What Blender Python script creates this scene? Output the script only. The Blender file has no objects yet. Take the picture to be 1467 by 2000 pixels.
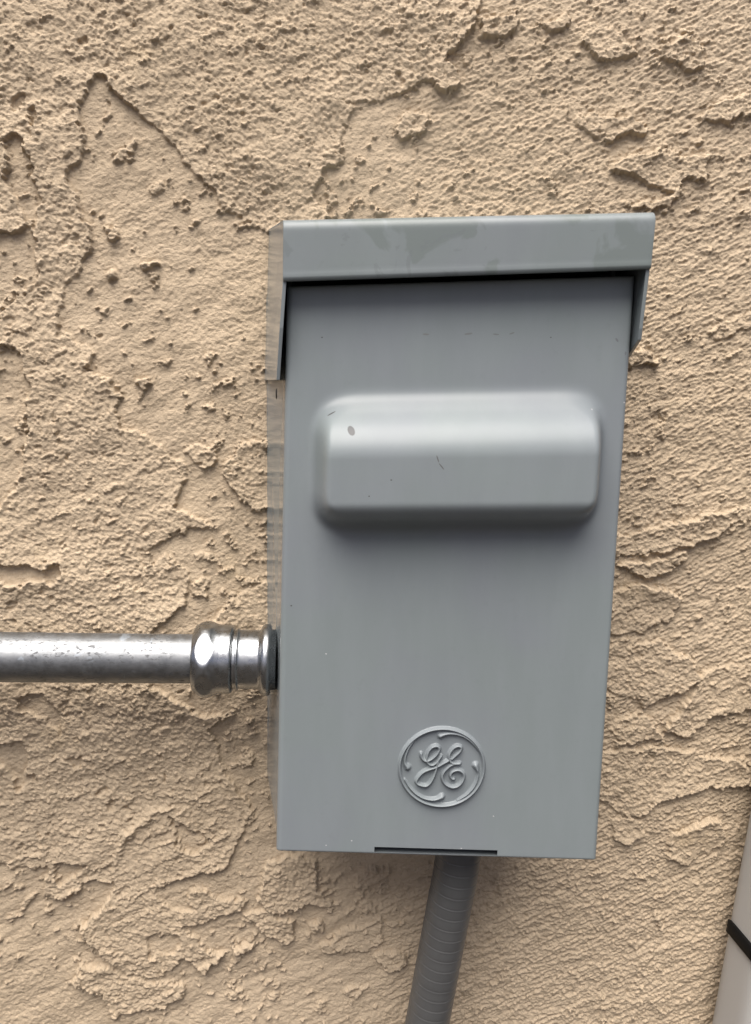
import bpy, bmesh, math
import numpy as np
from mathutils import Vector

C = bpy.context.scene.collection
SC = bpy.context.scene
MM = 0.001

# ------------------------------------------------------------------ camera
FPX = 1490.0                      # focal length in pixels of the 1467 x 2000 photograph
CAM = Vector((0.0, -0.323, 1.2))
YAW, PITCH, ROLL = math.radians(5.0), math.radians(6.4), math.radians(1.4)
f = Vector((math.sin(YAW) * math.cos(PITCH), math.cos(YAW) * math.cos(PITCH), -math.sin(PITCH)))
r0 = Vector((math.cos(YAW), -math.sin(YAW), 0.0))
u0 = r0.cross(f)
rt = r0 * math.cos(ROLL) + u0 * math.sin(ROLL)
up = u0 * math.cos(ROLL) - r0 * math.sin(ROLL)
cam_d = bpy.data.cameras.new("camera")
cam = bpy.data.objects.new("camera", cam_d)
C.objects.link(cam)
from mathutils import Matrix
cam.matrix_world = Matrix(((rt.x, up.x, -f.x, CAM.x), (rt.y, up.y, -f.y, CAM.y),
                           (rt.z, up.z, -f.z, CAM.z), (0, 0, 0, 1)))
cam_d.sensor_fit = 'VERTICAL'
cam_d.sensor_height = 24.0
cam_d.lens = FPX / 2000.0 * 24.0
cam_d.clip_start = 0.01
cam_d.clip_end = 100.0
SC.camera = cam

# ------------------------------------------------------------------ sky and sun
SUN_EL, SUN_AZ = math.radians(66.0), math.radians(-22.0)   # azimuth from straight out of the wall, minus = left
w = bpy.data.worlds.new("World")
SC.world = w
w.use_nodes = True
wn = w.node_tree
bg = wn.nodes["Background"]
sky = wn.nodes.new("ShaderNodeTexSky")
sky.sky_type = 'NISHITA'
sky.sun_disc = False
sky.sun_elevation = SUN_EL
sdir = Vector((math.sin(SUN_AZ) * math.cos(SUN_EL), -math.cos(SUN_AZ) * math.cos(SUN_EL), math.sin(SUN_EL)))
sky.sun_rotation = math.atan2(sdir.x, sdir.y)
sky.air_density = 0.25
sky.dust_density = 4.0
sky.ozone_density = 0.0
wn.links.new(sky.outputs[0], bg.inputs[0])
bg.inputs[1].default_value = 0.05
sun_d = bpy.data.lights.new("sun", 'SUN')
sun_d.energy = 1.5
sun_d.angle = math.radians(58.0)
sun_d.color = (1.0, 0.97, 0.93)
sun = bpy.data.objects.new("sun", sun_d)
C.objects.link(sun)
sun.rotation_euler = sdir.to_track_quat('Z', 'Y').to_euler()
sun.location = (0, -1, 3)
SC.view_settings.view_transform = 'Standard'
SC.view_settings.look = 'None'
SC.view_settings.exposure = 2.0
SC.view_settings.gamma = 1.0


# ------------------------------------------------------------------ helpers
def P(px, py, depth):
    """point at `depth` mm in front of the wall plane that lies on the sight line of a photograph pixel"""
    d = f + rt * ((px - 733.5) / FPX) - up * ((py - 1000.0) / FPX)
    t = (-depth * MM - CAM.y) / d.y
    return CAM + d * t


def tag(o, label=None, cat=None, group=None, kind=None):
    if label: o['label'] = label
    if cat: o['category'] = cat
    if group: o['group'] = group
    if kind: o['kind'] = kind
    return o


def empty(name, loc):
    o = bpy.data.objects.new(name, None)
    o.empty_display_size = 0.02
    C.objects.link(o)
    o.location = loc
    return o


def link(name, me, mat, parent=None):
    o = bpy.data.objects.new(name, me)
    C.objects.link(o)
    if mat: me.materials.append(mat)
    if parent is not None:
        o.parent = parent
        pl = Vector((0, 0, 0))
        p = parent
        while p is not None:
            pl += p.location
            p = p.parent
        me.transform(Matrix.Translation(-pl))
    return o


def grid_mesh(name, V, mask=None, uv=None, flip=False):
    """V: (rows, cols, 3) array -> mesh of quads; mask: (rows-1, cols-1) keep"""
    R_, C_ = V.shape[:2]
    idx = np.arange(R_ * C_, dtype=np.int32).reshape(R_, C_)
    q = np.stack([idx[:-1, :-1], idx[1:, :-1], idx[1:, 1:], idx[:-1, 1:]], -1)
    if flip: q = q[..., ::-1]
    q = q.reshape(-1, 4) if mask is None else q[mask]
    used = np.unique(q)
    remap = np.full(R_ * C_, -1, np.int32)
    remap[used] = np.arange(len(used), dtype=np.int32)
    q = remap[q]
    co = V.reshape(-1, 3)[used].astype(np.float32)
    me = bpy.data.meshes.new(name)
    me.vertices.add(len(co)); me.vertices.foreach_set("co", co.ravel())
    n = len(q)
    me.loops.add(n * 4); me.loops.foreach_set("vertex_index", q.ravel())
    me.polygons.add(n)
    me.polygons.foreach_set("loop_start", np.arange(n, dtype=np.int32) * 4)
    me.polygons.foreach_set("use_smooth", np.ones(n, dtype=bool))
    if uv is not None:
        l = me.uv_layers.new(name="UVMap")
        l.data.foreach_set("uv", uv.reshape(-1, 2)[used][q.ravel()].astype(np.float32).ravel())
    me.update(calc_edges=True)
    return me


def prism(name, pts, off, bevel=0.0, seg=2):
    """closed plate: polygon pts (Vectors) extruded by vector off"""
    bm = bmesh.new()
    a = [bm.verts.new(p) for p in pts]
    b = [bm.verts.new(p + off) for p in pts]
    n = len(pts)
    bm.faces.new(a); bm.faces.new(b[::-1])
    for i in range(n):
        bm.faces.new((a[i], b[i], b[(i + 1) % n], a[(i + 1) % n]))
    bmesh.ops.recalc_face_normals(bm, faces=bm.faces)
    if bevel > 0:
        bmesh.ops.bevel(bm, geom=list(bm.edges), offset=bevel, segments=seg, affect='EDGES', profile=0.5)
    me = bpy.data.meshes.new(name)
    bm.to_mesh(me); bm.free()
    return me


def tube(name, path, radii, seg=48, closed_ends=True, squash=None):
    """path: list of Vectors, radii: list of floats, or list of per-angle arrays"""
    n = len(path)
    rows = []
    ref = None
    for i in range(n):
        t = (path[min(i + 1, n - 1)] - path[max(i - 1, 0)]).normalized()
        if ref is None:
            ref = Vector((0, -1, 0))
        a = (ref - t * ref.dot(t)).normalized()
        b = t.cross(a)
        ref = a
        row = []
        for k in range(seg + 1):
            th = 2 * math.pi * k / seg
            r = radii[i] if not callable(radii[i]) else radii[i](th)
            row.append(path[i] + a * (r * math.cos(th)) + b * (r * math.sin(th)))
        rows.append([tuple(p) for p in row])
    V = np.array(rows)
    uu, vv = np.meshgrid(np.linspace(0, 1, seg + 1), np.linspace(0, 1, n))
    me = grid_mesh(name, V, uv=np.stack([uu, vv], -1))
    bm = bmesh.new(); bm.from_mesh(me)
    bmesh.ops.remove_doubles(bm, verts=bm.verts, dist=1e-6)
    bmesh.ops.recalc_face_normals(bm, faces=bm.faces)
    bm.to_mesh(me); bm.free()
    return me


# ------------------------------------------------------------------ noise
_rng = np.random.RandomState(7)
_N = 1024
_perm = np.concatenate([_rng.permutation(_N)] * 2).astype(np.int32)
_ang = _rng.rand(_N) * 2 * np.pi
_gx, _gy = np.cos(_ang).astype(np.float32), np.sin(_ang).astype(np.float32)
_jx, _jy = _rng.rand(_N).astype(np.float32), _rng.rand(_N).astype(np.float32)
_jv = _rng.rand(_N).astype(np.float32)


def _h(ix, iy, s):
    return _perm[(_perm[(ix + s * 131) & (_N - 1)] + iy) & (_N - 1)]


def perlin(x, y, s=0):
    x = np.asarray(x, np.float32); y = np.asarray(y, np.float32)
    xi = np.floor(x); yi = np.floor(y)
    fx, fy = x - xi, y - yi
    xi = xi.astype(np.int32); yi = yi.astype(np.int32)
    u = fx * fx * fx * (fx * (fx * 6 - 15) + 10)
    v = fy * fy * fy * (fy * (fy * 6 - 15) + 10)
    def g(i, j):
        h = _h(xi + i, yi + j, s)
        return _gx[h] * (fx - i) + _gy[h] * (fy - j)
    a = g(0, 0); b = g(1, 0); c = g(0, 1); d = g(1, 1)
    ab = a + (b - a) * u; cd = c + (d - c) * u
    return (ab + (cd - ab) * v) * 1.5


def fbm(x, y, s=0, o=4, g=0.5):
    t = 0; a = 1.0
    for i in range(o):
        t = t + a * perlin(x, y, s + i * 3)
        x = x * 2.03 + 17.3; y = y * 2.03 - 9.1; a *= g
    return t


def worley(x, y, s=0):
    """distance to the nearest cell point, and that cell's random value"""
    x = np.asarray(x, np.float32); y = np.asarray(y, np.float32)
    xi = np.floor(x).astype(np.int32); yi = np.floor(y).astype(np.int32)
    fx, fy = x - xi, y - yi
    best = np.full(x.shape, 9.0, np.float32); val = np.zeros(x.shape, np.float32)
    for i in (-1, 0, 1):
        for j in (-1, 0, 1):
            h = _h(xi + i, yi + j, s)
            d = (i + _jx[h] - fx) ** 2 + (j + _jy[h] - fy) ** 2
            m = d < best
            best = np.where(m, d, best); val = np.where(m, _jv[h], val)
    return np.sqrt(best), val


def sstep(a, b, x):
    t = np.clip((x - a) / (b - a), 0, 1)
    return t * t * (3 - 2 * t)


# ------------------------------------------------------------------ materials
def new_mat(name):
    m = bpy.data.materials.new(name)
    m.use_nodes = True
    nt = m.node_tree
    return m, nt, nt.nodes["Principled BSDF"]


def N(nt, t, **kw):
    n = nt.nodes.new(t)
    for k, v in kw.items():
        if k.startswith('in_'):
            n.inputs[k[3:]].default_value = v
        else:
            setattr(n, k, v)
    return n


def ramp(nt, src, stops):
    n = nt.nodes.new("ShaderNodeValToRGB")
    e = n.color_ramp.elements
    while len(e) < len(stops): e.new(0.5)
    for el, (p, c) in zip(e, stops):
        el.position = p
        el.color = (c, c, c, 1) if not isinstance(c, tuple) else (*c, 1)
    nt.links.new(src, n.inputs[0])
    return n.outputs[0]


def mixc(nt, fac, a, b):
    n = nt.nodes.new("ShaderNodeMix")
    n.data_type = 'RGBA'
    for s, v in ((n.inputs[0], fac), (n.inputs[6], a), (n.inputs[7], b)):
        if hasattr(v, 'is_linked') or isinstance(v, bpy.types.NodeSocket):
            nt.links.new(v, s)
        elif isinstance(v, tuple):
            s.default_value = (*v, 1)
        else:
            s.default_value = v
    return n.outputs[2]


def math_n(nt, op, a, b=0.0, c=None):
    n = nt.nodes.new("ShaderNodeMath"); n.operation = op
    for i, v in enumerate((a, b, c)):
        if v is None: continue
        if isinstance(v, bpy.types.NodeSocket): nt.links.new(v, n.inputs[i])
        else: n.inputs[i].default_value = v
    return n.outputs[0]


def noise(nt, vec, scale, detail=4, rough=0.55, dist=0.0):
    n = N(nt, "ShaderNodeTexNoise", in_Scale=scale, in_Detail=detail, in_Roughness=rough, in_Distortion=dist)
    nt.links.new(vec, n.inputs['Vector'])
    return n.outputs[0]


def coords(nt):
    return nt.nodes.new("ShaderNodeNewGeometry").outputs['Position']


def stucco_material():
    m, nt, b = new_mat("tan_stucco")
    p = coords(nt)
    base = mixc(nt, ramp(nt, noise(nt, p, 9, 3), [(0.35, 0.0), (0.68, 1.0)]), (0.432, 0.341, 0.234), (0.478, 0.380, 0.266))
    base = mixc(nt, ramp(nt, noise(nt, p, 900, 2), [(0.3, 0.0), (0.75, 0.5)]), base, (0.53, 0.424, 0.299))
    base = mixc(nt, ramp(nt, noise(nt, p, 25, 4), [(0.66, 0.0), (0.78, 0.35)]), base, (0.47, 0.35, 0.195))
    nt.links.new(base, b.inputs['Base Color'])
    b.inputs['Roughness'].default_value = 0.85
    b.inputs['Specular IOR Level'].default_value = 0.25
    bp = N(nt, "ShaderNodeBump", in_Strength=0.8, in_Distance=0.0006)
    nt.links.new(noise(nt, p, 1500, 3, 0.6), bp.inputs['Height'])
    far = N(nt, "ShaderNodeBump", in_Strength=1.0, in_Distance=0.003)
    sub = N(nt, "ShaderNodeVectorMath", operation='SUBTRACT'); sub.inputs[1].default_value = (0.02, 0.0, 1.17)
    nt.links.new(p, sub.inputs[0])
    ab = N(nt, "ShaderNodeVectorMath", operation='ABSOLUTE'); nt.links.new(sub.outputs[0], ab.inputs[0])
    sp = nt.nodes.new("ShaderNodeSeparateXYZ"); nt.links.new(ab.outputs[0], sp.inputs[0])
    dd = math_n(nt, 'MAXIMUM', math_n(nt, 'MULTIPLY', sp.outputs[0], 1.35), sp.outputs[2])
    msk = ramp(nt, dd, [(0.27, 0.0), (0.36, 1.0)])
    hh = math_n(nt, 'ADD', noise(nt, p, 420, 4, 0.6), math_n(nt, 'MULTIPLY', ramp(nt, noise(nt, p, 45, 5, 0.6), [(0.47, 0.0), (0.52, 1.0)]), 0.7))
    nt.links.new(math_n(nt, 'MULTIPLY', hh, msk), far.inputs['Height'])
    nt.links.new(far.outputs[0], bp.inputs['Normal'])
    nt.links.new(bp.outputs[0], b.inputs['Normal'])
    return m


def paint_material(name, spots=(), worn=False, col=(0.195, 0.219, 0.226), ro=0.36):
    m, nt, b = new_mat(name)
    p = coords(nt)
    c2 = tuple(x * y for x, y in zip(col, (1.0, 0.99, 1.015)))
    c1 = tuple(x * y for x, y in zip(col, (0.99, 1.01, 0.99)))
    base = mixc(nt, ramp(nt, noise(nt, p, 26, 2), [(0.4, 0.0), (0.62, 1.0)]), c1, c2)
    fade = N(nt, "ShaderNodeMapping"); fade.inputs['Scale'].default_value = (1, 1, 0.22)
    nt.links.new(p, fade.inputs['Vector'])
    base = mixc(nt, ramp(nt, noise(nt, fade.outputs[0], 95, 5, 0.6), [(0.40, 0.0), (0.75, 0.55)]), base, tuple(x * 1.12 for x in col))
    base = mixc(nt, ramp(nt, noise(nt, p, 240, 4, 0.7), [(0.60, 0.0), (0.8, 0.35)]), base, tuple(x * 0.86 for x in col))
    rough = ramp(nt, noise(nt, p, 40, 3), [(0.3, ro * 0.93), (0.7, ro * 1.1)])
    if worn:
        blot = ramp(nt, noise(nt, p, 42, 4, 0.5, 0.8), [(0.525, 0.0), (0.565, 1.0)])
        base = mixc(nt, math_n(nt, 'MULTIPLY', blot, 0.72), base, tuple(x * y for x, y in zip(col, (0.80, 0.83, 0.78))))
        blot2 = ramp(nt, noise(nt, p, 75, 5, 0.6, 1.2), [(0.60, 0.0), (0.63, 1.0)])
        base = mixc(nt, math_n(nt, 'MULTIPLY', blot2, 0.5), base, tuple(x * 0.8 for x in col))
    if spots:
        uvn = N(nt, "ShaderNodeUVMap", uv_map="UVMap")
        sep = nt.nodes.new("ShaderNodeSeparateXYZ")
        nt.links.new(uvn.outputs[0], sep.inputs[0])
        wob = noise(nt, uvn.outputs[0], 900, 2)
        wob = math_n(nt, 'MULTIPLY', math_n(nt, 'SUBTRACT', wob, 0.5), 0.5)
        for (cu, cv, ru, rv, ang, colr, edge) in spots:
            du = math_n(nt, 'SUBTRACT', sep.outputs[0], cu)
            dv = math_n(nt, 'SUBTRACT', sep.outputs[1], cv)
            ca, sa = math.cos(ang), math.sin(ang)
            a = math_n(nt, 'MULTIPLY_ADD', du, ca / ru, math_n(nt, 'MULTIPLY', dv, sa / ru))
            bb = math_n(nt, 'MULTIPLY_ADD', dv, ca / rv, math_n(nt, 'MULTIPLY', du, -sa / rv))
            d = math_n(nt, 'SQRT', math_n(nt, 'ADD', math_n(nt, 'MULTIPLY', a, a), math_n(nt, 'MULTIPLY', bb, bb)))
            d = math_n(nt, 'ADD', d, wob)
            msk = ramp(nt, d, [(0.8, 1.0), (1.0, 0.0)])
            colv = colr
            if edge:
                colv = mixc(nt, ramp(nt, d, [(0.62, 0.0), (0.85, 1.0)]), colr, tuple(x * 0.6 for x in colr))
            base = mixc(nt, msk, base, colv)
    nt.links.new(base, b.inputs['Base Color'])
    nt.links.new(rough, b.inputs['Roughness'])
    b.inputs['Specular IOR Level'].default_value = 0.42 if ro < 0.2 else 0.32
    bp = N(nt, "ShaderNodeBump", in_Strength=0.03, in_Distance=0.0003)
    nt.links.new(noise(nt, p, 700, 2), bp.inputs['Height'])
    nt.links.new(bp.outputs[0], b.inputs['Normal'])
    return m


def metal_material(name, rough_lo, rough_hi, galv=False):
    m, nt, b = new_mat(name)
    p = coords(nt)
    b.inputs['Metallic'].default_value = 1.0
    k = 0.62 if galv else 0.86
    base = mixc(nt, ramp(nt, noise(nt, p, 160, 5, 0.65), [(0.35, 0.0), (0.7, 1.0)]), (0.36 * k, 0.375 * k, 0.385 * k), (0.50 * k, 0.515 * k, 0.525 * k))
    rough = ramp(nt, noise(nt, p, 300, 5, 0.7), [(0.35, rough_lo), (0.7, rough_hi)])
    if galv:
        mp = N(nt, "ShaderNodeMapping"); mp.inputs['Scale'].default_value = (0.5, 1, 1)
        nt.links.new(p, mp.inputs['Vector'])
        pit = ramp(nt, noise(nt, mp.outputs[0], 1000, 4, 0.6), [(0.555, 0.0), (0.61, 1.0)])
        area = ramp(nt, noise(nt, p, 70, 3), [(0.36, 0.0), (0.56, 1.0)])
        pit = math_n(nt, 'MULTIPLY', pit, area)
        base = mixc(nt, math_n(nt, 'MULTIPLY', pit, 0.55), base, (0.07, 0.07, 0.075))
        blot = ramp(nt, noise(nt, p, 120, 5, 0.65, 0.6), [(0.61, 0.0), (0.68, 1.0)])
        base = mixc(nt, math_n(nt, 'MULTIPLY', blot, 0.6), base, (0.40, 0.45, 0.50))
        rough = mixc(nt, blot, rough, (0.6, 0.6, 0.6))
        rough = mixc(nt, pit, rough, (0.7, 0.7, 0.7))
    nt.links.new(base, b.inputs['Base Color'])
    nt.links.new(rough, b.inputs['Roughness'])
    bp = N(nt, "ShaderNodeBump", in_Strength=0.12, in_Distance=0.0003)
    nt.links.new(noise(nt, p, 500, 4, 0.6), bp.inputs['Height'])
    nt.links.new(bp.outputs[0], b.inputs['Normal'])
    return m


def plain_material(name, col, rough, var=0.06, scale=60, spec=0.5):
    m, nt, b = new_mat(name)
    p = coords(nt)
    base = mixc(nt, ramp(nt, noise(nt, p, scale, 3), [(0.35, 0.0), (0.65, 1.0)]),
                tuple(x * (1 - var) for x in col), tuple(x * (1 + var) for x in col))
    nt.links.new(base, b.inputs['Base Color'])
    b.inputs['Roughness'].default_value = rough
    b.inputs['Specular IOR Level'].default_value = spec
    return m


# ------------------------------------------------------------------ stucco wall
def poly_mm(pts):
    return np.array([[(q.x) / MM, (q.z - CAM.z) / MM] for q in (P(x, y, 0.8) for x, y in pts)], np.float32)


def poly_sdf(pts, X, Z):
    """signed distance in mm, positive inside"""
    d = np.full(X.shape, 1e9, np.float32); s = np.ones(X.shape, np.float32)
    n = len(pts)
    for i in range(n):
        a, b = pts[i], pts[i - 1]
        e = b - a
        wx, wz = X - a[0], Z - a[1]
        t = np.clip((wx * e[0] + wz * e[1]) / max(float(e @ e), 1e-6), 0, 1)
        d = np.minimum(d, (wx - e[0] * t) ** 2 + (wz - e[1] * t) ** 2)
        c1 = Z >= a[1]; c2 = Z < b[1]; c3 = e[0] * wz > e[1] * wx
        s = np.where((c1 & c2 & c3) | (~c1 & ~c2 & ~c3), -s, s)
    return np.where(s < 0, 1, -1) * np.sqrt(d)


RAISED_MAIN = [(-250, -250), (960, -250), (935, 30), (900, 85), (850, 148), (790, 178), (728, 198), (656, 195), (700, 206),
    (682, 225), (667, 263), (663, 290), (667, 313), (637, 336), (614, 363), (616, 385), (640, 420), (600, 470), (525, 452),
    (470, 428), (420, 378), (350, 300), (300, 248), (205, 158), (195, 140), (160, 180), (150, 210), (160, 260), (155, 300),
    (130, 330), (150, 400), (172, 440), (180, 480), (150, 530), (130, 560), (112, 620), (114, 648), (184, 685), (173, 725),
    (235, 769), (228, 824), (316, 872), (368, 924), (339, 990), (427, 1034), (342, 1040), (300, 1075), (368, 1115),
    (361, 1181), (294, 1235), (294, 1340), (383, 1392), (442, 1403), (408, 1425), (427, 1462), (434, 1506), (478, 1558),
    (490, 1583), (470, 1640), (441, 1697), (386, 1705), (331, 1727), (298, 1745), (353, 1780), (441, 1775), (471, 1778),
    (441, 1790), (353, 1812), (400, 1850), (438, 1867), (397, 1900), (353, 1875), (320, 1911), (250, 1907), (206, 1874),
    (158, 1826), (188, 1790), (217, 1752), (220, 1720), (165, 1727), (125, 1758), (85, 1756), (92, 1690), (70, 1700),
    (0, 1692), (-250, 1690)]
CUTS = [
    [(10, 268), (35, 265), (65, 320), (75, 420), (60, 455), (35, 400), (15, 350)],
    [(15, 200), (30, 178), (48, 176), (45, 200), (25, 215)], [(55, 222), (70, 212), (74, 235), (65, 250)],
    [(-40, 460), (30, 450), (60, 442), (70, 500), (75, 545), (40, 580), (-40, 640)],
    [(-40, 660), (45, 690), (55, 760), (50, 860), (40, 940), (0, 990), (-40, 990)],
    [(-40, 1094), (40, 1105), (75, 1110), (120, 1102), (118, 1130), (60, 1140), (-40, 1140)],
    [(285, 1078), (320, 1062), (338, 1080), (290, 1102)],
    [(331, 1594), (350, 1605), (420, 1645), (385, 1668), (345, 1650)],
    [(290, 1830), (320, 1822), (352, 1832), (345, 1860), (290, 1870)],
    [(100, 1686), (172, 1686), (160, 1700), (112, 1735)],
    [(30, 1362), (75, 1358), (105, 1380), (122, 1430), (112, 1440), (90, 1400), (40, 1395)],
    [(-30, 1455), (40, 1450), (62, 1475), (40, 1530), (15, 1500), (-30, 1500)],
    [(125, 1490), (150, 1478), (172, 1492), (160, 1502)], [(30, 1520), (62, 1512), (66, 1530), (32, 1540)],
    [(258, 1130), (278, 1128), (276, 1152), (262, 1150)]]
ISLANDS = [
    [(434, 931), (450, 900), (470, 870), (545, 845), (575, 990), (490, 995), (460, 965)],
    [(391, 1236), (441, 1192), (478, 1147), (575, 1128), (575, 1245)],
    [(355, 885), (385, 868), (412, 872), (425, 905), (400, 915), (368, 895)],
    [(375, 1085), (395, 1078), (420, 1085), (405, 1098), (385, 1095)],
    [(372, 1145), (390, 1128), (412, 1132), (400, 1170), (378, 1165)],
    [(265, 745), (290, 738), (300, 755), (275, 768)], [(412, 726), (422, 722), (427, 733), (416, 736)],
    [(468, 1475), (492, 1470), (490, 1500), (468, 1490)], [(195, 440), (225, 438), (235, 462), (212, 474)],
    [(200, 530), (220, 520), (230, 540), (205, 550)], [(215, 325), (240, 290), (262, 270), (270, 280), (238, 318)],
    [(290, 360), (310, 352), (318, 366), (296, 376)], [(268, 512), (300, 508), (310, 520), (280, 524)],
    [(140, 1918), (158, 1889), (206, 1890), (258, 1915), (364, 1922), (357, 1955), (313, 1974), (221, 1988), (199, 1948)],
    [(365, 1765), (372, 1735), (430, 1755), (480, 1760), (470, 1778), (400, 1785)],
    [(450, 1855), (500, 1838), (490, 1855), (455, 1868)],
    [(515, 1690), (560, 1672), (620, 1680), (618, 1740), (655, 1755), (650, 1768), (600, 1768), (540, 1785), (510, 1770)],
    [(690, 1735), (720, 1700), (765, 1695), (762, 1712), (710, 1742)],
    [(628, 1850), (680, 1815), (750, 1800), (752, 1845), (700, 1858), (640, 1866)],
    [(705, 1768), (722, 1757), (737, 1778), (710, 1790)], [(662, 1938), (700, 1926), (722, 1930), (690, 1950)],
    [(730, 1870), (770, 1855), (800, 1875), (760, 1900)], [(470, 1790), (520, 1780), (570, 1800), (572, 1840), (550, 1850)],
    [(605, 1805), (628, 1800), (632, 1815), (610, 1820)],
    [(1130, 70), (1160, 40), (1200, 55), (1225, 80), (1250, 100), (1215, 112), (1190, 118), (1165, 105), (1148, 98)],
    [(1285, 100), (1330, 70), (1375, 95), (1378, 130), (1350, 140), (1310, 125)],
    [(1360, 240), (1400, 200), (1460, 185), (1520, 195), (1455, 228), (1410, 233)],
    [(843, 150), (850, 130), (875, 122), (895, 145), (892, 175), (870, 186), (850, 172)],
    [(774, 255), (790, 225), (830, 215), (845, 232), (820, 258), (790, 272)],
    [(1120, 235), (1150, 222), (1230, 230), (1265, 245), (1262, 258), (1215, 258), (1185, 275), (1165, 262)],
    [(1190, 330), (1230, 305), (1290, 295), (1380, 305), (1378, 345), (1340, 355), (1320, 378), (1287, 365), (1236, 340)],
    [(1230, 405), (1260, 390), (1290, 392), (1300, 380), (1330, 375), (1310, 400), (1270, 410)],
    [(935, 45), (1010, 20), (1015, 40), (985, 78), (945, 65)], [(1050, 45), (1100, 28), (1120, 40), (1075, 62)],
    [(1170, 1060), (1235, 1040), (1330, 1020), (1500, 980), (1500, 998), (1350, 1065), (1290, 1078), (1205, 1090)],
    [(1200, 1102), (1270, 1096), (1350, 1076), (1340, 1095), (1270, 1133)],
    [(1190, 1155), (1260, 1142), (1330, 1165), (1325, 1200), (1260, 1235), (1190, 1245)],
    [(1180, 1265), (1290, 1255), (1350, 1288), (1372, 1325), (1330, 1350), (1265, 1378), (1180, 1352)],
    [(1380, 1315), (1500, 1270), (1500, 1380), (1390, 1400), (1350, 1440), (1300, 1430)],
    [(1170, 1400), (1260, 1398), (1300, 1445), (1220, 1452)],
    [(1160, 1470), (1300, 1458), (1400, 1480), (1500, 1500), (1500, 1530), (1390, 1540), (1300, 1560), (1230, 1600), (1170, 1560)],
    [(1190, 1600), (1250, 1600), (1260, 1625), (1235, 1648), (1200, 1640)],
    [(1310, 1630), (1400, 1600), (1420, 1650), (1340, 1690), (1305, 1682)],
    [(1200, 690), (1250, 680), (1290, 705), (1270, 715), (1235, 722)], [(1380, 640), (1500, 600), (1500, 625), (1410, 665)]]
PITS = [(160, 80, 2.4), (57, 158, 1.6), (52, 258, 1.6), (705, 215, 1.2), (783, 160, 1.6), (775, 150, 2.2), (600, 320, 1.2),
    (583, 270, 1.2), (470, 222, 1.2), (893, 428, 1.4), (1240, 716, 2.2), (1232, 722, 1.5), (1285, 812, 2.6), (1296, 820, 2.0),
    (1284, 1012, 1.6), (108, 820, 1.8), (112, 845, 1.6), (118, 862, 1.4), (130, 893, 1.3), (187, 1016, 1.8), (264, 1108, 1.6),
    (263, 900, 1.3), (48, 845, 1.5), (44, 885, 1.4), (20, 1185, 2.0), (25, 1215, 1.5), (58, 1222, 1.5), (82, 1155, 1.8), (100, 1168, 2.0),
    (265, 1405, 1.6), (310, 1478, 1.6), (318, 1522, 1.7), (330, 1568, 1.6), (185, 1470, 1.2), (195, 1548, 2.2), (218, 1575, 2.4),
    (240, 1582, 1.8), (200, 1615, 1.8), (405, 1530, 1.8), (175, 1495, 1.6), (95, 1530, 1.2), (68, 1530, 1.2), (145, 1448, 1.4), (40, 1655, 1.8),
    (92, 1632, 1.6), (75, 1630, 1.4), (350, 1355, 1.8), (212, 205, 1.3), (335, 60, 1.4), (262, 52, 1.3), (1000, 70, 1.3), (640, 30, 1.3),
    (395, 30, 1.2), (185, 655, 1.4), (115, 655, 1.8), (170, 725, 1.6)]
RIDGE = [(335, 1572), (300, 1590), (268, 1610), (245, 1635), (233, 1660), (226, 1695)]

# extent of the finely modelled field: what the frame sees of the wall, and a margin
cs = [P(x, y, 0) for x in (0, 1467) for y in (0, 2000)]
x0, x1 = min(c.x for c in cs) / MM - 24, max(c.x for c in cs) / MM + 24
z0, z1 = min(c.z - CAM.z for c in cs) / MM - 24, max(c.z - CAM.z for c in cs) / MM + 24
STEP = 0.42


def axis(a, b, out):
    core = np.arange(a, b, STEP)
    k = np.concatenate([1.08 ** np.arange(1, 36), 1.08 ** 35 * 1.3 ** np.arange(1, 30)])
    g = STEP * np.cumsum(k)
    lo = core[0] - g[g < out]; hi = core[-1] + g[g < out]
    return np.concatenate([lo[::-1], core, hi]).astype(np.float32)


ax, az = axis(x0, x1, 1500.0), axis(z0, z1, 1500.0)[::-1]
X, Z = np.meshgrid(ax, az)
# masks on a coarse grid, read at warped places
gx = np.arange(x0 - 20, x1 + 20, 0.9, dtype=np.float32); gz = np.arange(z0 - 20, z1 + 20, 0.9, dtype=np.float32)
GX, GZ = np.meshgrid(gx, gz)
S = poly_sdf(poly_mm(RAISED_MAIN), GX, GZ)
for p_ in CUTS: S = np.minimum(S, -poly_sdf(poly_mm(p_), GX, GZ))
for p_ in ISLANDS: S = np.maximum(S, poly_sdf(poly_mm(p_), GX, GZ))
rp = poly_mm(RIDGE)
RD = np.full(GX.shape, 1e9, np.float32)
for a, b in zip(rp[:-1], rp[1:]):
    e = b - a
    t = np.clip(((GX - a[0]) * e[0] + (GZ - a[1]) * e[1]) / float(e @ e), 0, 1)
    RD = np.minimum(RD, np.hypot(GX - a[0] - e[0] * t, GZ - a[1] - e[1] * t))


def look(F, x, z):
    fx = np.clip((x - gx[0]) / 0.9, 0, len(gx) - 1.001); fz = np.clip((z - gz[0]) / 0.9, 0, len(gz) - 1.001)
    i = fx.astype(np.int32); j = fz.astype(np.int32); fx = fx - i; fz = fz - j
    return (F[j, i] * (1 - fx) + F[j, i + 1] * fx) * (1 - fz) + (F[j + 1, i] * (1 - fx) + F[j + 1, i + 1] * fx) * fz


wx = X + 1.7 * fbm(X / 8, Z / 8, 1, 3) + 0.75 * fbm(X / 1.9, Z / 1.9, 11, 2, 0.6)
wz = Z + 1.7 * fbm(X / 8, Z / 8, 21, 3) + 0.75 * fbm(X / 1.9, Z / 1.9, 31, 2, 0.6)
s = look(S, wx, wz)
right = sstep(20, 60, X)                       # towards the right the trowel marks run in long streaks
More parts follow.
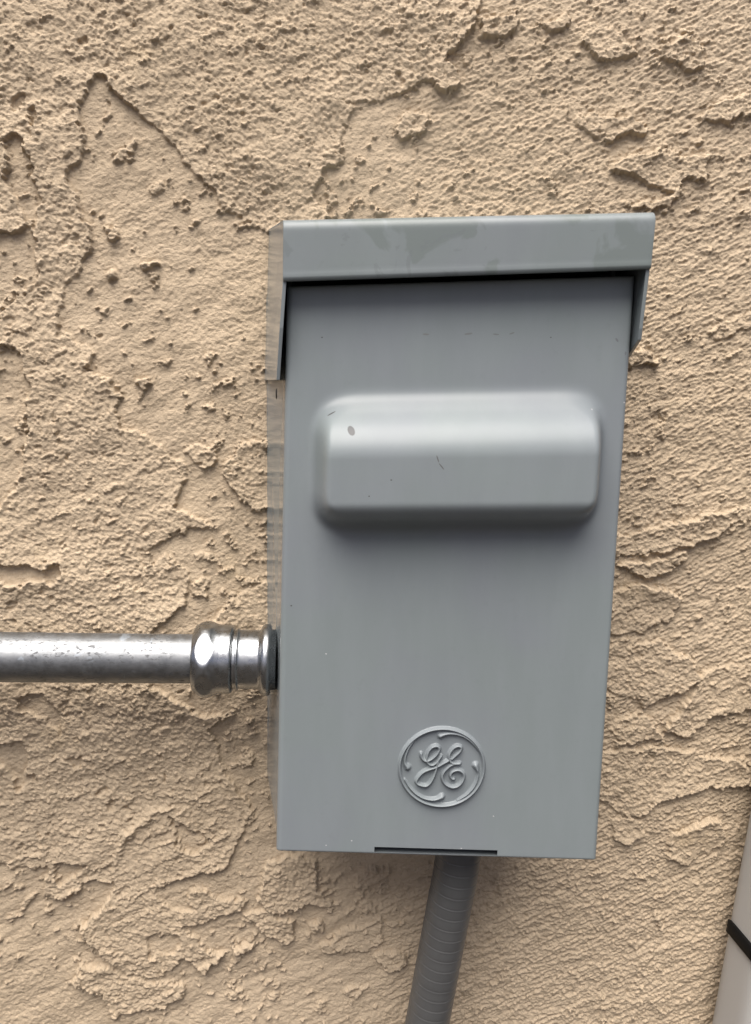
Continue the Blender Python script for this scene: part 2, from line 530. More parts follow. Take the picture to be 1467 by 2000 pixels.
# along / across the trowel direction
ca, sa = math.cos(math.radians(24)), math.sin(math.radians(24))
A, B = X * ca + Z * sa, -X * sa + Z * ca
amp = np.clip(0.75 + 0.9 * fbm(X / 38, Z / 38, 41, 2), 0.25, 1.5)
plate = sstep(-0.30, 0.40, s)
h = plate * amp * (1.3 + 1.1 * np.exp(-np.maximum(s, 0) / 3.5))
# ragged crumbs of the finish coat
isl = fbm(A / 8, B / 4.5, 51, 4, 0.65)
near = np.exp(-np.maximum(-s, 0) / 4.0) * (s < 0)      # crumbs gather along the broken edges
crumb = sstep(0.82, 0.93, isl + 0.16 * plate + 0.30 * near + 0.42 * fbm(X / 50, Z / 50, 55, 2))
h += crumb * 0.75
gap = sstep(0.62, 0.74, fbm(A / 15, B / 9, 61, 4, 0.6)) * plate
h -= gap * 0.6
ridge = np.exp(-(look(RD, wx, wz) / 1.5) ** 2)
h += 1.3 * ridge
# undulation of the coat
h += 0.9 * fbm(X / 60, Z / 60, 71, 2) + 0.5 * fbm(A / 17, B / 9, 81, 3)
# sandy grain
d1, v1 = worley(X / 1.65 + 0.3 * perlin(X / 2, Z / 2, 3), Z / 1.45, 5)
d2, v2 = worley(X / 0.98, Z / 0.92, 9)
lump = np.sqrt(np.clip(1 - (d1 / 0.85) ** 2, 0, 1)) * (0.25 + 0.75 * v1)
fine = np.sqrt(np.clip(1 - (d2 / 0.85) ** 2, 0, 1)) * (0.3 + 0.7 * v2)
calm = sstep(-0.25, 0.35, fbm(X / 45, Z / 45, 91, 2))
rough_low = 0.20 + 0.16 * right + 0.20 * calm
rough_low = rough_low * (1 - 0.3 * sstep(150, 40, Z + 400))
g = np.clip(np.maximum(plate, crumb), 0, 1) * (0.75 + 0.25 * calm)
g = np.maximum(g, rough_low)
h += g * (0.98 * lump + 0.6 * fine + 0.25 * perlin(X / 0.9, Z / 0.9, 13))
# trowel ripples
c2, s2 = math.cos(math.radians(-30)), math.sin(math.radians(-30))
A2, B2 = X * c2 + Z * s2, -X * s2 + Z * c2
lowr = right * sstep(-60, -140, Z)
rip = (0.35 + 0.65 * right) * perlin(A / 5.0, B / 1.3, 15) + 0.85 * perlin(A / 1.9, B / 0.95, 16) + 0.5 * perlin(A / 1.3, B / 0.8, 18) + 0.8 * lowr * perlin(A2 / 2.1, B2 / 0.85, 22) + right * (0.25 + 0.75 * sstep(-60, -140, Z)) * (0.7 * perlin(A / 9.0, B / 1.1, 19) + 0.5 * perlin(A / 3.5, B / 0.8, 20))
h += (0.24 + 0.22 * right) * (1 - 0.55 * plate) * rip
low = sstep(-150, -215, Z)
h += 0.22 * low * perlin(A / 26.0, B / 2.6, 17)
# holes
rs = np.random.RandomState(3)
pit_pts = [(q.x / MM, (q.z - CAM.z) / MM, r) for q, r in ((P(a, b, 0.8), r) for a, b, r in PITS)]
for _ in range(110):
    pit_pts.append((rs.uniform(x0, x1), rs.uniform(z0, z1), 0.32 + 0.7 * rs.rand() ** 3))
for (cx, cz, r) in pit_pts:
    i0, i1 = np.searchsorted(ax, cx - 3 * r), np.searchsorted(ax, cx + 3 * r)
    zz = az[::-1]
    j0, j1 = len(az) - np.searchsorted(zz, cz + 3 * r), len(az) - np.searchsorted(zz, cz - 3 * r)
    if i1 <= i0 or j1 <= j0: continue
    sx, sz = wx[j0:j1, i0:i1] - cx - 0.3, wz[j0:j1, i0:i1] - cz
    th = rs.rand() * 3.1; e = 0.55 + 0.45 * rs.rand()
    d = np.hypot(sx * math.cos(th) + sz * math.sin(th), (sz * math.cos(th) - sx * math.sin(th)) / e) / r
    h[j0:j1, i0:i1] -= (0.4 + 0.42 * r) * sstep(1.1, 0.45, d)
edge = np.minimum(np.minimum(X - x0 + 125, x1 + 125 - X), np.minimum(Z - z0 + 125, z1 + 125 - Z))
h = h * sstep(0, 30, edge) + 0.9 * sstep(30, 0, edge)
V = np.stack([X * MM, -(h - 0.9) * MM, Z * MM + CAM.z], -1)
me = grid_mesh("stucco_wall", V)
wall = link("stucco_wall", me, stucco_material())
tag(wall, "tan stucco wall with ragged skip trowel texture behind the grey box", "wall")

# the ground the wall stands on, below the frame
gme = bpy.data.meshes.new("ground")
gme.from_pydata([(-40, -60, 0), (40, -60, 0), (40, 0.5, 0), (-40, 0.5, 0)], [], [(0, 1, 2, 3)])
gnd = link("ground", gme, plain_material("dark_soil", (0.035, 0.03, 0.025), 0.9, 0.3, 60, 0.2))
tag(gnd, kind="structure")

# ------------------------------------------------------------------ the disconnect box
DL, DR = 60.0, 66.0          # door front depth in front of the wall, left and right edge (mm)
HL, HR = 68.0, 75.0          # hood front depth
SPOTS = []


def along(a, b, t): return a + (b - a) * t


dTL, dTR, dBL, dBR = P(561, 559, DL), P(1242, 538, DR), P(540, 1663, DL), P(1166, 1681, DR)
Wd = ((dTR - dTL).length + (dBR - dBL).length) / 2 / MM
Hd = ((dBL - dTL).length + (dBR - dTR).length) / 2 / MM
nrm = ((dTR - dTL).cross(dBL - dTL)).normalized()
if nrm.y > 0: nrm = -nrm


def door_uv(px, py):
    """door coordinates (mm from the left, mm from the top) of a photograph pixel"""
    u, v = 0.5, 0.5
    for _ in range(40):
        dep = DL + (DR - DL) * u
        q = P(px, py, dep)
        left, rgt = along(dTL, dBL, v), along(dTR, dBR, v)
        ax_ = rgt - left
        u = (q - left).dot(ax_) / ax_.length_squared
        tp, bt = along(dTL, dTR, u), along(dBL, dBR, u)
        e = bt - tp
        v = (q - tp).dot(e) / e.length_squared
    return u * Wd, v * Hd


box = empty("disconnect_box", P(860, 1671, 30))
tag(box, "grey metal electrical disconnect box with hood and embossed door mounted on tan stucco", "electrical box")

# logo strokes, in pixels of an enlargement of the emblem
Z1 = lambda pts: [(x * 0.6487 + 237.9, y * 0.6487 + 237.9) for x, y in pts]


def smooth_line(pts, n=10):
    p = np.array(pts, float)
    p = np.vstack([2 * p[0] - p[1], p, 2 * p[-1] - p[-2]])
    out = []
    for i in range(1, len(p) - 2):
        for t in np.linspace(0, 1, n, endpoint=False):
            a, b, c, d = p[i - 1], p[i], p[i + 1], p[i + 2]
            out.append(0.5 * ((2 * b) + (c - a) * t + (2 * a - 5 * b + 4 * c - d) * t * t + (3 * b - a - 3 * c + d) * t ** 3))
    out.append(p[-2])
    return np.array(out)


HW = 30.0
strokes = []
for pts in (
    [(255, 375), (265, 440), (310, 510), (380, 545), (450, 530), (540, 475), (620, 395), (670, 315), (685, 250), (650, 200),
     (590, 190), (510, 222), (450, 290), (410, 380), (395, 480), (412, 565), (460, 622), (530, 638), (600, 605), (650, 555),
     (690, 490), (730, 430)],
    [(665, 560), (640, 690), (610, 820), (560, 960), (490, 1080), (400, 1140), (290, 1130), (195, 1090), (172, 1020), (230, 910),
     (340, 805), (480, 740), (600, 700), (700, 650), (800, 590), (905, 530)],
    [(990, 485), (1080, 400), (1170, 310), (1205, 235), (1180, 192), (1110, 182), (1030, 222), (960, 310), (925, 400),
     (930, 480), (970, 555), (1050, 592), (1185, 590)],
    [(1050, 600), (970, 640), (880, 720), (810, 810), (780, 910), (810, 1020), (880, 1100), (980, 1150), (1080, 1158),
     (1190, 1110), (1270, 1010), (1300, 900), (1270, 810), (1190, 755), (1100, 752), (1010, 800), (978, 880), (1010, 945), (1060, 960)]):
    q = smooth_line(Z1(pts), 6)
    strokes.append((q, np.full(len(q), HW)))
for pts in (
    [(690, 205, 50), (770, 172, 32), (870, 165, 27), (980, 182, 26), (1090, 228, 26), (1200, 312, 24), (1290, 420, 18)],
    [(1255, 650, 56), (1292, 740, 26), (1297, 820, 24), (1270, 920, 26), (1220, 1010, 26), (1130, 1108, 24), (1000, 1200, 18)],
    [(755, 1145, 50), (680, 1178, 34), (600, 1190, 30), (480, 1172, 28), (360, 1110, 27), (250, 1010, 24), (170, 890, 18)],
    [(205, 700, 56), (165, 640, 30), (160, 560, 26), (185, 460, 26), (240, 345, 25), (330, 240, 18)]):
    q = smooth_line(pts, 6)
    strokes.append((q[:, :2], q[:, 2]))
tt = np.linspace(0, 2 * np.pi, 90)
strokes.append((np.stack([733 + 650 * np.cos(tt), 690 + 595 * np.sin(tt)], -1), np.full(90, 31.0)))

eu0, ev0 = door_uv(771, 1411); eu1, ev1 = door_uv(954, 1584)
eu2, ev2 = door_uv(771, 1584); eu3, ev3 = door_uv(954, 1411)
EU0, EU1 = (eu0 + eu2) / 2, (eu1 + eu3) / 2
EV0, EV1 = (ev0 + ev3) / 2, (ev1 + ev2) / 2


def emblem_height(u, v):
    # door mm -> enlargement px
    x = 8 + (u - EU0) / (EU1 - EU0) * 1451; y = 8 + (v - EV0) / (EV1 - EV0) * 1372
    best = np.zeros(u.shape)
    for q, hw in strokes:
        for i in range(len(q) - 1):
            a, b = q[i], q[i + 1]
            lo = np.minimum(a, b) - 75; hi = np.maximum(a, b) + 75
            m = (x > lo[0]) & (x < hi[0]) & (y > lo[1]) & (y < hi[1])
            if not m.any(): continue
            e = b - a
            xs, ys = x[m] - a[0], y[m] - a[1]
            t = np.clip((xs * e[0] + ys * e[1]) / max(e @ e, 1e-9), 0, 1)
            d = np.hypot(xs - e[0] * t, ys - e[1] * t)
            w_ = (hw[i] + (hw[i + 1] - hw[i]) * t) * 1.3
            hh = 0.5 + 0.5 * np.cos(np.pi * np.minimum(d / w_, 1))
            best[m] = np.maximum(best[m], hh * np.minimum(w_ / 34, 1.15))
    return 1.25 * best


bu0, bv0 = door_uv(592, 890); bu1, _ = door_uv(1194, 890)
_, bv0 = door_uv(880, 742); _, bv1 = door_uv(880, 1058)


def flank(t, k):
    """straight flank with rounded foot and crest, 0..1"""
    t = np.clip(t, 0, 1); m = 1 / (1 - k)
    return np.where(t < k, m * t * t / (2 * k), np.where(t < 1 - k, m * (t - k / 2), 1 - m * (1 - t) ** 2 / (2 * k)))


def bump_height(u, v):
    hx = flank((u - bu0) / 10.0, 0.46) * flank((bu1 - u) / 10.0, 0.46)
    hy = flank((v - bv0) / 26.0, 0.45) * flank((bv1 - v) / 15.0, 0.42)
    # rounded corners of the foot line
    c = 19.0
    a = np.maximum(np.maximum(bu0 + c - u, u - bu1 + c), 0); b = np.maximum(np.maximum(bv0 + c - v, v - bv1 + c), 0)
    return 14.0 * hx * hy * flank((c - np.hypot(a, b)) / 9.5, 0.45)


def lines(a, b, dense, coarse_step, dense_step):
    out = [a]
    while out[-1] < b - 1e-6:
        x_ = out[-1]
        st = coarse_step
        if dense[0] - coarse_step < x_ < dense[1]: st = dense_step
        out.append(min(b, x_ + st))
    if out[-1] - out[-2] < 0.2 * dense_step: out.pop(-2)
    return np.array(out)


RB = 1.9
FL = 15.0
DRAFT = 0.10
arc = np.linspace(0, math.pi / 2, 8)
flat_u = lines(RB, Wd - RB, (EU0, EU1), 0.8, 0.125)
# columns: (offset across, offset back)
cu = [(-DRAFT * (FL - k), FL - k) for k in np.linspace(0, FL - RB, 8)][:-1]
cu = [(x, b) for x, b in cu] + [(RB - RB * math.cos(a) - DRAFT * RB * (1 - math.sin(a)), RB - RB * math.sin(a)) for a in arc]
nl = len(cu) - 1
cu += [(x, 0.0) for x in flat_u[1:-1]]
cu += [(Wd - RB + RB * math.sin(a), RB - RB * math.cos(a)) for a in arc] + [(Wd, RB + k) for k in np.linspace(1, FL - RB, 6)]
cu = np.array(cu)
RV = 0.9
flat_v = lines(RV, Hd - RV, (EV0, EV1), 0.8, 0.125)
rv = [(0.0, RV + k) for k in (7.0, 3.5)] + [(RV - RV * math.cos(a), RV - RV * math.sin(a)) for a in arc]
nt_ = 2
rv += [(x, 0.0) for x in flat_v[1:-1]]
rv += [(Hd - RV + RV * math.sin(a), RV - RV * math.cos(a)) for a in arc] + [(Hd, RV + k) for k in (3.0, 6.0)]
rv = np.array(rv)
# the slot near the bottom edge follows exact rows and columns
su0, sv0 = door_uv(731, 1659); su1, sv1 = door_uv(973, 1666)
sa0, sa1 = Hd - 2.75, Hd - 0.95
U, Vv = np.meshgrid(cu[:, 0], rv[:, 0])
BKu, BKv = np.meshgrid(cu[:, 1], rv[:, 1])
hgt = bump_height(U, Vv) + emblem_height(U, Vv)
# the sheet is never quite flat
hgt = hgt + 0.05 * fbm(U / 40, Vv / 40, 5, 2)
back = np.maximum(BKu, BKv) + np.where((BKu > 0) & (BKv > 0), np.minimum(BKu, BKv) * 0.4, 0)
a4 = [np.array(p_) for p_ in (dTL, dTR, dBL, dBR)]
fu, fv = (U / Wd)[..., None], (Vv / Hd)[..., None]
base = (a4[0] * (1 - fu) + a4[1] * fu) * (1 - fv) + (a4[2] * (1 - fu) + a4[3] * fu) * fv
DV = base + np.array(nrm) * ((hgt - back) * MM)[..., None]
uvd = np.stack([U / 100, Vv / 100], -1)
uc, vc = (U[:-1, :-1] + U[1:, 1:]) / 2, (Vv[:-1, :-1] + Vv[1:, 1:]) / 2
keep = np.ones(uc.shape, bool)
keep &= ~((uc > su0) & (uc < su1) & (vc > sa0) & (vc < sa1) & (BKv[:-1, :-1] == 0) & (BKv[1:, :-1] == 0))
flange_c = np.maximum(BKu[:-1, :-1], BKu[1:, 1:]) > RB + 0.01
flange_r = np.maximum(BKv[:-1, :-1], BKv[1:, 1:]) > RV + 0.01
keep &= ~(flange_c & flange_r)
ecx, ecy = (EU0 + EU1) / 2, (EV0 + EV1) / 2
in_emb = ((uc - ecx) / ((EU1 - EU0) / 2 * 0.985)) ** 2 + ((vc - ecy) / ((EV1 - EV0) / 2 * 0.985)) ** 2 < 1
in_bmp = (uc > bu0 - 0.5) & (uc < bu1 + 0.5) & (vc > bv0 - 0.5) & (vc < bv1 + 0.5)


def spot(px, py, rw, rh, ang, col_, edge=False):
    u_, v_ = door_uv(px, py)
    k = 1 / 5.85 / 100
    return (u_ / 100, v_ / 100, rw * k, rh * k, ang, col_, edge)


WH = (0.5, 0.5, 0.5); DK = (0.06, 0.06, 0.06)
spots = [spot(686, 841, 7, 11, -0.45, (0.06, 0.063, 0.065), True),
         spot(648, 808, 10, 1.4, -0.5, DK), spot(846, 893, 1.3, 8, -0.35, (0.1, 0.1, 0.1)), spot(853, 907, 1.2, 9, -0.7, (0.1, 0.1, 0.1)),
         spot(760, 932, 2, 1.3, 0, DK), spot(719, 962, 1.5, 1.5, 0, DK), spot(1132, 997, 1.8, 1.5, 0, WH),
         spot(637, 1277, 1.80, 1.42, 0.4, WH), spot(964, 1594, 1.80, 1.27, 0.5, WH), spot(637, 1651, 1.50, 1.50, 0, WH),
         spot(687, 1642, 1.65, 1.65, 0, WH), spot(901, 1657, 1.80, 1.50, 0, WH), spot(1220, 786, 1.80, 1.80, 0, WH),
         spot(629, 659, 1.8, 1.5, 0, DK), spot(1076, 659, 1.5, 1.3, 0, DK), spot(969, 653, 7, 1.6, 0.1, (0.15, 0.16, 0.16)),
         spot(1000, 651, 6, 1.6, -0.3, (0.15, 0.16, 0.16)), spot(915, 652, 9, 2.2, -0.1, (0.16, 0.17, 0.17)),
         spot(1205, 664, 5, 2.2, 0.9, (0.14, 0.15, 0.16)), spot(1222, 690, 2, 4, 0, (0.15, 0.16, 0.17)),
         spot(569, 1183, 2.0, 1.6, 0, DK), spot(1150, 800, 1.5, 1.5, 0, WH), spot(832, 653, 7, 2.0, 0.1, (0.165, 0.17, 0.17))]
paint_door = paint_material("grey_enamel_door", spots)
paint = paint_material("grey_enamel", ro=0.19)
paint_hood = paint_material("weathered_grey_enamel", worn=True, col=(0.172, 0.194, 0.197))

mk = keep & ~in_emb & ~in_bmp
door = link("door", grid_mesh("door", DV, mk, uvd), paint_door, box)
door.data.materials.append(paint)
door.data.polygons.foreach_set("material_index", flange_c[mk].astype(np.int32))
link("emblem", grid_mesh("emblem", DV, keep & in_emb, uvd), paint_door, door)
link("raised_panel", grid_mesh("raised_panel", DV, keep & in_bmp, uvd), paint_door, door)
# interior sheet behind the slot is dark because nothing lights it; a lip of the body closes the slot from below

# enclosure body behind the door
out = -nrm
IN = 1.1 * MM
eL_f_t, eL_f_b = along(dTL, dBL, -0.05), along(dTL, dBL, 0.992)
ex = (dTR - dTL).normalized()


def back_to(p, depth):       # straight back towards the wall
    return Vector((p.x, -depth * MM, p.z))


lt_f = dTL + Vector((-0.1 * MM, (DL - 50) * MM, 0.0)); lb_f = dBL + Vector((0.6 * MM, (DL - 50) * MM, 1.2 * MM))
lt_f.z = dTL.z + 6 * MM
lt_b, lb_b = P(525, 530, -3), P(524, 1640, -3)
lt_b.x, lb_b.x = P(517.5, 560, 0).x, P(519.5, 1600, 0).x
lt_f.x = dTL.x + 0.0 * MM
lb_f.x = dBL.x + 0.0 * MM
lt_b.z = lt_f.z; lb_b.z = lb_f.z
rt_f = dTR + Vector((-1.6 * MM, (DR - 52) * MM, 6 * MM)); rb_f = dBR + Vector((-1.6 * MM, (DR - 52) * MM, 1.2 * MM))
rt_b, rb_b = Vector((rt_f.x, 3 * MM, rt_f.z)), Vector((rb_f.x, 3 * MM, rb_f.z))
T = 1.3 * MM
enc = empty("enclosure", box.location)
enc.parent = box; enc.location = (0, 0, 0)
link("side_plate", prism("side_plate", [lt_f, lb_f, lb_b, lt_b], Vector((T, 0, 0)), 0.2 * MM, 1), paint, enc)
link("side_plate", prism("side_plate", [rt_f, rb_f, rb_b, rt_b], Vector((-T, 0, 0)), 0.2 * MM, 1), paint, enc)
e1 = Vector((T * 1.02, 0, 0))
link("bottom_plate", prism("bottom_plate", [lb_f + e1, rb_f - e1, rb_b - e1, lb_b + e1], Vector((0, 0, T)), 0.2 * MM, 1), paint, enc)
link("top_plate", prism("top_plate", [lt_f + e1, rt_f - e1, rt_b - e1, lt_b + e1], Vector((0, 0, -T)), 0.2 * MM, 1), paint, enc)
link("back_plate", prism("back_plate", [lt_b + Vector((T, -5 * MM, 0)), rt_b + Vector((-T, -5 * MM, 0)), rb_b + Vector((-T, -5 * MM, 2 * T)), lb_b + Vector((T, -5 * MM, 2 * T))],
     Vector((0, 1 * MM, 0))), paint, enc)
# small near-black disc set on the left flange of the door
rv_p = P(544.2, 769, DL - 9) + Vector((-0.6 * MM, 0, 0))
dark = plain_material("near_black", (0.02, 0.02, 0.02), 0.6)
link("flange_disc", tube("flange_disc", [rv_p, rv_p + Vector((-0.35 * MM, 0, 0)), rv_p + Vector((-0.36 * MM, 0, 0))], [1.9 * MM, 1.7 * MM, 0.01 * MM], 24), dark, door)

# hood: top sheet, rolled front edge and hemmed lower edge, lofted from the left to the right profile
hTL, hBL, hTR, hBR = P(554, 433, HL), P(553, 546, HL), P(1281, 417, HR), P(1271, 522, HR)
hbl = P(525, 447, -2); hbl = Vector((P(522, 447, 0).x + 0.5 * MM, 3 * MM, P(525, 447, 0).z))
rise = hbl.z - hTL.z
hbr = Vector((hTR.x - 0.5 * MM, 3 * MM, hTR.z + rise))
hbr.x = hTR.x


def hood_profile(tl, bl, bk):
    e = (bl - tl).normalized(); tb = (bk - tl).normalized()
    L = (bl - tl).length
    r = 3.0 * MM
    pts = [bk + (tl - bk) * t for t in np.linspace(0, 1 - r / (bk - tl).length, 10)]
    a, b = tl + tb * r, tl + e * r
    for t in np.linspace(0.1, 1, 10):
        pts.append(a * (1 - t) ** 2 + tl * 2 * t * (1 - t) + b * t ** 2)
    o = Vector((0, -1, 0))
    for t in np.linspace(r, L - 2.2 * MM, 12)[1:]:
        pts.append(tl + e * t)
    for k in range(1, 9):                          # slight swell of the hem
        t = k / 8
        pts.append(tl + e * (L - 2.2 * MM * (1 - t) - 0.5 * MM * t) + o * (0.06 * MM * math.sin(t * math.pi * 0.72)))
    pts.append(bl + o * (-0.25 * MM)); pts.append(bl - o * 0.9 * MM)
    pts.append(bl - o * 2.5 * MM - e * 0.3 * MM); pts.append(bl - o * 4.5 * MM - e * 1.2 * MM)
    return pts


pl_, pr_ = hood_profile(hTL, hBL, hbl), hood_profile(hTR, hBR, hbr)
nx = 60
cols = np.linspace(0, 1, nx)
rows = []
rx = 2.2 * MM
ww = (hTR - hTL).length
for i in range(len(pl_)):
    row = []
    for t in cols:
        p_ = along(pl_[i], pr_[i], t)
        row.append(tuple(p_))
    rows.append(row)
# ends: rounded back over the wings
extra_l, extra_r = [], []
HVv = np.array(rows)
lft = [HVv[:, 0] + np.array([-0.0, 0, 0])]
hu, hv_ = np.meshgrid(cols, np.linspace(0, 1, len(pl_)))
hood = link("hood", grid_mesh("hood", HVv, uv=np.stack([hu, hv_], -1)), paint_hood, box)
md = hood.modifiers.new("thickness", 'SOLIDIFY'); md.thickness = 1.1 * MM; md.offset = 0
bv = hood.modifiers.new("soft_edge", 'BEVEL'); bv.width = 0.5 * MM; bv.segments = 3; bv.limit_method = 'ANGLE'; bv.angle_limit = math.radians(50)

# wings: the hood's side plates, outside the door flanges
wl = [pl_[k] for k in (0, 4, 9, 12, 15, 18, 21, 26, 33)] + [hBL + Vector((0, 0.6 * MM, 0)), P(547, 640, HL - 2), P(540.5, 742, HL - 6.5)]
lowz = wl[-1].z
xb = P(517.5, 742, 0).x
wl += [Vector((xb - 0.4 * MM, 3 * MM, P(519, 742, 0).z))]
wl = [p_ + Vector((-0.1 * MM, 0, 0)) for p_ in wl]
link("side_wing", prism("side_wing", wl, Vector((1.15 * MM, 0, 0)), 0.12 * MM, 2), paint, hood)
wr = [pr_[k] for k in (0, 4, 9, 12, 15, 18, 21, 26, 33)] + [hBR + Vector((0, 0.6 * MM, 0)), P(1254.5, 642, HR - 3), P(1253, 664, HR - 4), P(1231, 697, HR - 16)]
wr += [Vector((wr[-1].x, 3 * MM, wr[-1].z))]
link("side_wing", prism("side_wing", wr, Vector((-1.15 * MM, 0, 0)), 0.12 * MM, 2), paint, hood)

# ------------------------------------------------------------------ conduit on the left with its compression connector
galv = metal_material("galvanised_steel", 0.42, 0.6, galv=True)
zinc = metal_material("zinc_plated_steel", 0.22, 0.40)
CD = 31.0
axR = P(530, 1288, CD); axL = P(-160, 1281.5, CD)
pxmm = (P(530, 1288, CD) - P(430, 1287, CD)).length / 100
rp_ = 47.5 * pxmm
tdir = (axL - axR).normalized()
axL = axR + tdir * 1.1
emt0 = axR + tdir * (100 * pxmm)
path = [emt0 + (axL - emt0) * (i / 60) for i in range(61)]
emt = link("metal_conduit", tube("metal_conduit", path, [rp_] * 61, 64), galv)
tag(emt, "straight galvanised steel conduit running in from the left to the box connector", "conduit")

con = empty("conduit_connector", axR)
tag(con, "shiny zinc compression connector joining the steel conduit to the left side of the box", "connector")


def lathe(prof, facet=None):
    path, rad = [], []
    for x_, r_ in prof:
        path.append(axR + tdir * ((530 - x_) * pxmm))
        if facet and facet[0] <= x_ <= facet[1]:
            def fn(th, r_=r_):
                k = (th - math.radians(30)) % (math.pi / 3)
                k = min(k, math.pi / 3 - k)
                a_ = facet[2] / math.cos(k)
                q = 0.8
                hh = max(q - abs(a_ - r_), 0) / q
                return (min(a_, r_) - hh * hh * q * 0.25) * pxmm
            rad.append(fn)
        else:
            rad.append(r_ * pxmm)
    return path, rad


def dens(prof, n=4):
    o = []
    for (a, b), (c, d) in zip(prof[:-1], prof[1:]):
        for k in range(n): o.append((a + (c - a) * k / n, b + (d - b) * k / n))
    o.append(prof[-1])
    return o


def crv(prof, n=6):
    q = smooth_line(prof, n)
    return [tuple(x) for x in q]


nutp = [(382, 47.8), (380.6, 56)] + crv([(380.4, 60.5), (383, 64.5), (388, 68.0), (393, 71), (399, 73.6), (406, 74.6), (413, 73.3), (419, 70.4),
                                          (425, 68.3), (432, 67)], 6) + \
    crv([(433, 66.8), (440, 66.6), (450, 66.2), (454, 65.0), (456, 62)], 4) + [(456.4, 55), (456.5, 50)]
pth, rad = lathe(nutp, (384, 428, 68.8))
link("compression_nut", tube("compression_nut", pth, rad, 120), zinc, con)
bodyp = [(456, 50), (456.5, 57), (458, 58.5), (459.5, 57), (461, 58.5), (462.5, 57), (463, 60), (466, 60.2), (467, 58)] + dens([(467.5, 57.5), (506, 57.5)], 8) + \
    crv([(507, 58), (510, 60.5), (512, 64)], 4) + [(512.5, 57)]
pth, rad = lathe(bodyp)
link("connector_body", tube("connector_body", pth, rad, 96), zinc, con)
lockp = [(510, 50), (510.5, 64)] + crv([(511, 65), (514, 68), (518, 70), (523, 70.2), (527, 68.8), (529, 66)], 6) + [(529.5, 59), (540, 59), (540.2, 40)]
pth, rad = lathe(lockp)
link("locking_ring", tube("locking_ring", pth, rad, 96), zinc, con)

# ------------------------------------------------------------------ flexible conduit under the box
rub = plain_material("dark_grey_conduit_jacket", (0.086, 0.087, 0.086), 0.40, 0.05, 80, 0.35)
ctrl = [P(903, 1590, 34), P(892, 1690, 34), P(877, 1770, 33), P(858, 1870, 31), P(834, 2000, 28), P(804, 2160, 25), P(776, 2330, 24)]
q = smooth_line([tuple(c) for c in ctrl], 110)
rads = []
acc = 0.0
for i in range(len(q)):
    if i: acc += float(np.linalg.norm(q[i] - q[i - 1]))
    ph = (acc / MM / 4.75) % 1.0
    rr_ = 9.15 - 0.09 * math.exp(-((ph - 0.5) / 0.07) ** 2) + 0.07 * math.exp(-((ph - 0.62) / 0.06) ** 2) + 0.03 * math.sin(acc / MM * 0.9)
    rads.append(rr_ * MM)
low = Vector(tuple(q[-1])); ldir = (low - Vector(tuple(q[-30]))).normalized()
tail = [low + ldir * 0.02, low + ldir * 0.06, Vector((low.x - 0.045, low.y, 0.72)), Vector((low.x - 0.06, low.y, 0.4)), Vector((low.x - 0.06, low.y, -0.02))]
tail = smooth_line([tuple(low)] + [tuple(t_) for t_ in tail], 12)[1:]
q = np.vstack([q, tail]); rads += [9.15 * MM] * len(tail)
flex = link("flexible_conduit", tube("flexible_conduit", [Vector(tuple(p_)) for p_ in q], rads, 64), rub)
tag(flex, "dark grey ribbed flexible conduit hanging down from under the box", "flexible conduit")

# ------------------------------------------------------------------ pipe cover at the lower right with a black tie
vin = plain_material("beige_grey_vinyl", (0.39, 0.382, 0.363), 0.42, 0.02, 20, 0.4)
HWD, HDP, RC = 38.0, 17.0, 12.0          # half width, half depth, corner radius of the cover (mm)
e_t, e_b = P(1481.0, 1663, 20), P(1421.0, 1990, 20)
dirv = (e_b - e_t).normalized()
side = dirv.cross(Vector((0, -1, 0))).normalized()
if side.x < 0: side = -side
frontv = Vector((0, -1, 0))


def section(th_n=96):
    pts = []
    for k in range(th_n):
        th = 2 * math.pi * k / th_n
        c_, s_ = math.cos(th), math.sin(th)
        n_ = 5.0
        r_ = (abs(c_) ** n_ + abs(s_) ** n_) ** (-1 / n_)
        pts.append((HWD * c_ * r_, HDP * s_ * r_))
    return pts


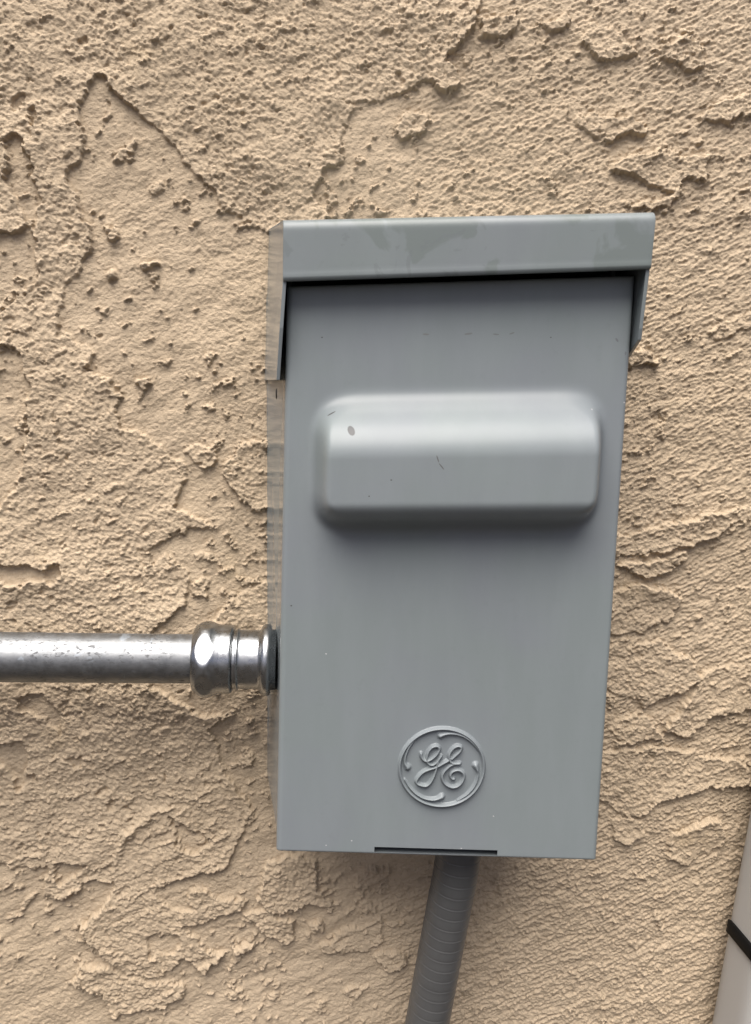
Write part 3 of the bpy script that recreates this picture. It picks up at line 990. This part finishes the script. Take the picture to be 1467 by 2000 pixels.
sec = section(144)
cen = lambda t: e_t + dirv * t + side * (HWD * MM)
rows = []
for t in np.linspace(-0.9, 1.12, 60):
    c0 = cen(t)
    row = []
    for a_, b_ in sec + [sec[0]]:
        row.append(tuple(c0 + side * (a_ * MM) + frontv * ((b_) * MM)))
    rows.append(row)
cov = link("pipe_cover", grid_mesh("pipe_cover", np.array(rows)), vin)
tag(cov, "smooth beige grey vinyl pipe cover leaning at the lower right corner", "pipe cover")
rib_m = plain_material("pale_vinyl_edge", (0.56, 0.54, 0.50), 0.35, 0.02, 20, 0.5)
# two fine raised ribs along its front
for off in (9.4, 11.6):
    a_ = -HWD + off
    b_ = HDP * (1 - abs(a_ / HWD) ** 5.0) ** (1 / 5.0)
    pa = [cen(t) + side * (a_ * MM) + frontv * ((b_ + 0.05) * MM) for t in np.linspace(-0.9, 1.12, 40)]
    link("rib", tube("rib", pa, [0.5 * MM] * 40, 10), rib_m, cov)
# the tie: a flat band once round the cover, askew
blk = plain_material("black_nylon", (0.006, 0.006, 0.006), 0.55, 0.05, 60, 0.1)
rows = []
t0 = (P(1447, 1836, 20) - e_t).dot(dirv)
for k in range(145):
    a_, b_ = sec[k % 144]
    skew = (a_ + HWD) * 1.12 * MM if b_ > 0 else (a_ + HWD) * 1.12 * MM
    c0 = cen(t0 + skew)
    nv = Vector((a_ / HWD ** 1.0, b_ / HDP, 0))
    nn_ = math.hypot(abs(a_ / HWD) ** 4.0 / HWD, abs(b_ / HDP) ** 4.0 / HDP)
    na = math.copysign(abs(a_ / HWD) ** 4.0 / HWD, a_) / nn_
    nb = math.copysign(abs(b_ / HDP) ** 4.0 / HDP, b_) / nn_
    row = []
    hwid = 3.2
    for dw, dh in ((-hwid, 0.1), (-hwid, 0.9), (-hwid + 0.4, 1.3), (hwid - 0.4, 1.3), (hwid, 0.9), (hwid, 0.1), (-hwid, 0.1)):
        row.append(tuple(c0 + side * ((a_ + na * dh) * MM) + frontv * ((b_ + nb * dh) * MM) + dirv * (dw * MM)))
    rows.append(row)
tie = link("cable_tie", grid_mesh("cable_tie", np.array(rows)), blk)
tag(tie, "black plastic cable tie strapped diagonally round the beige pipe cover", "cable tie")
for o in (cov, tie):
    bm = bmesh.new(); bm.from_mesh(o.data)
    bmesh.ops.remove_doubles(bm, verts=bm.verts, dist=1e-6)
    bmesh.ops.recalc_face_normals(bm, faces=bm.faces)
    bm.to_mesh(o.data); bm.free()
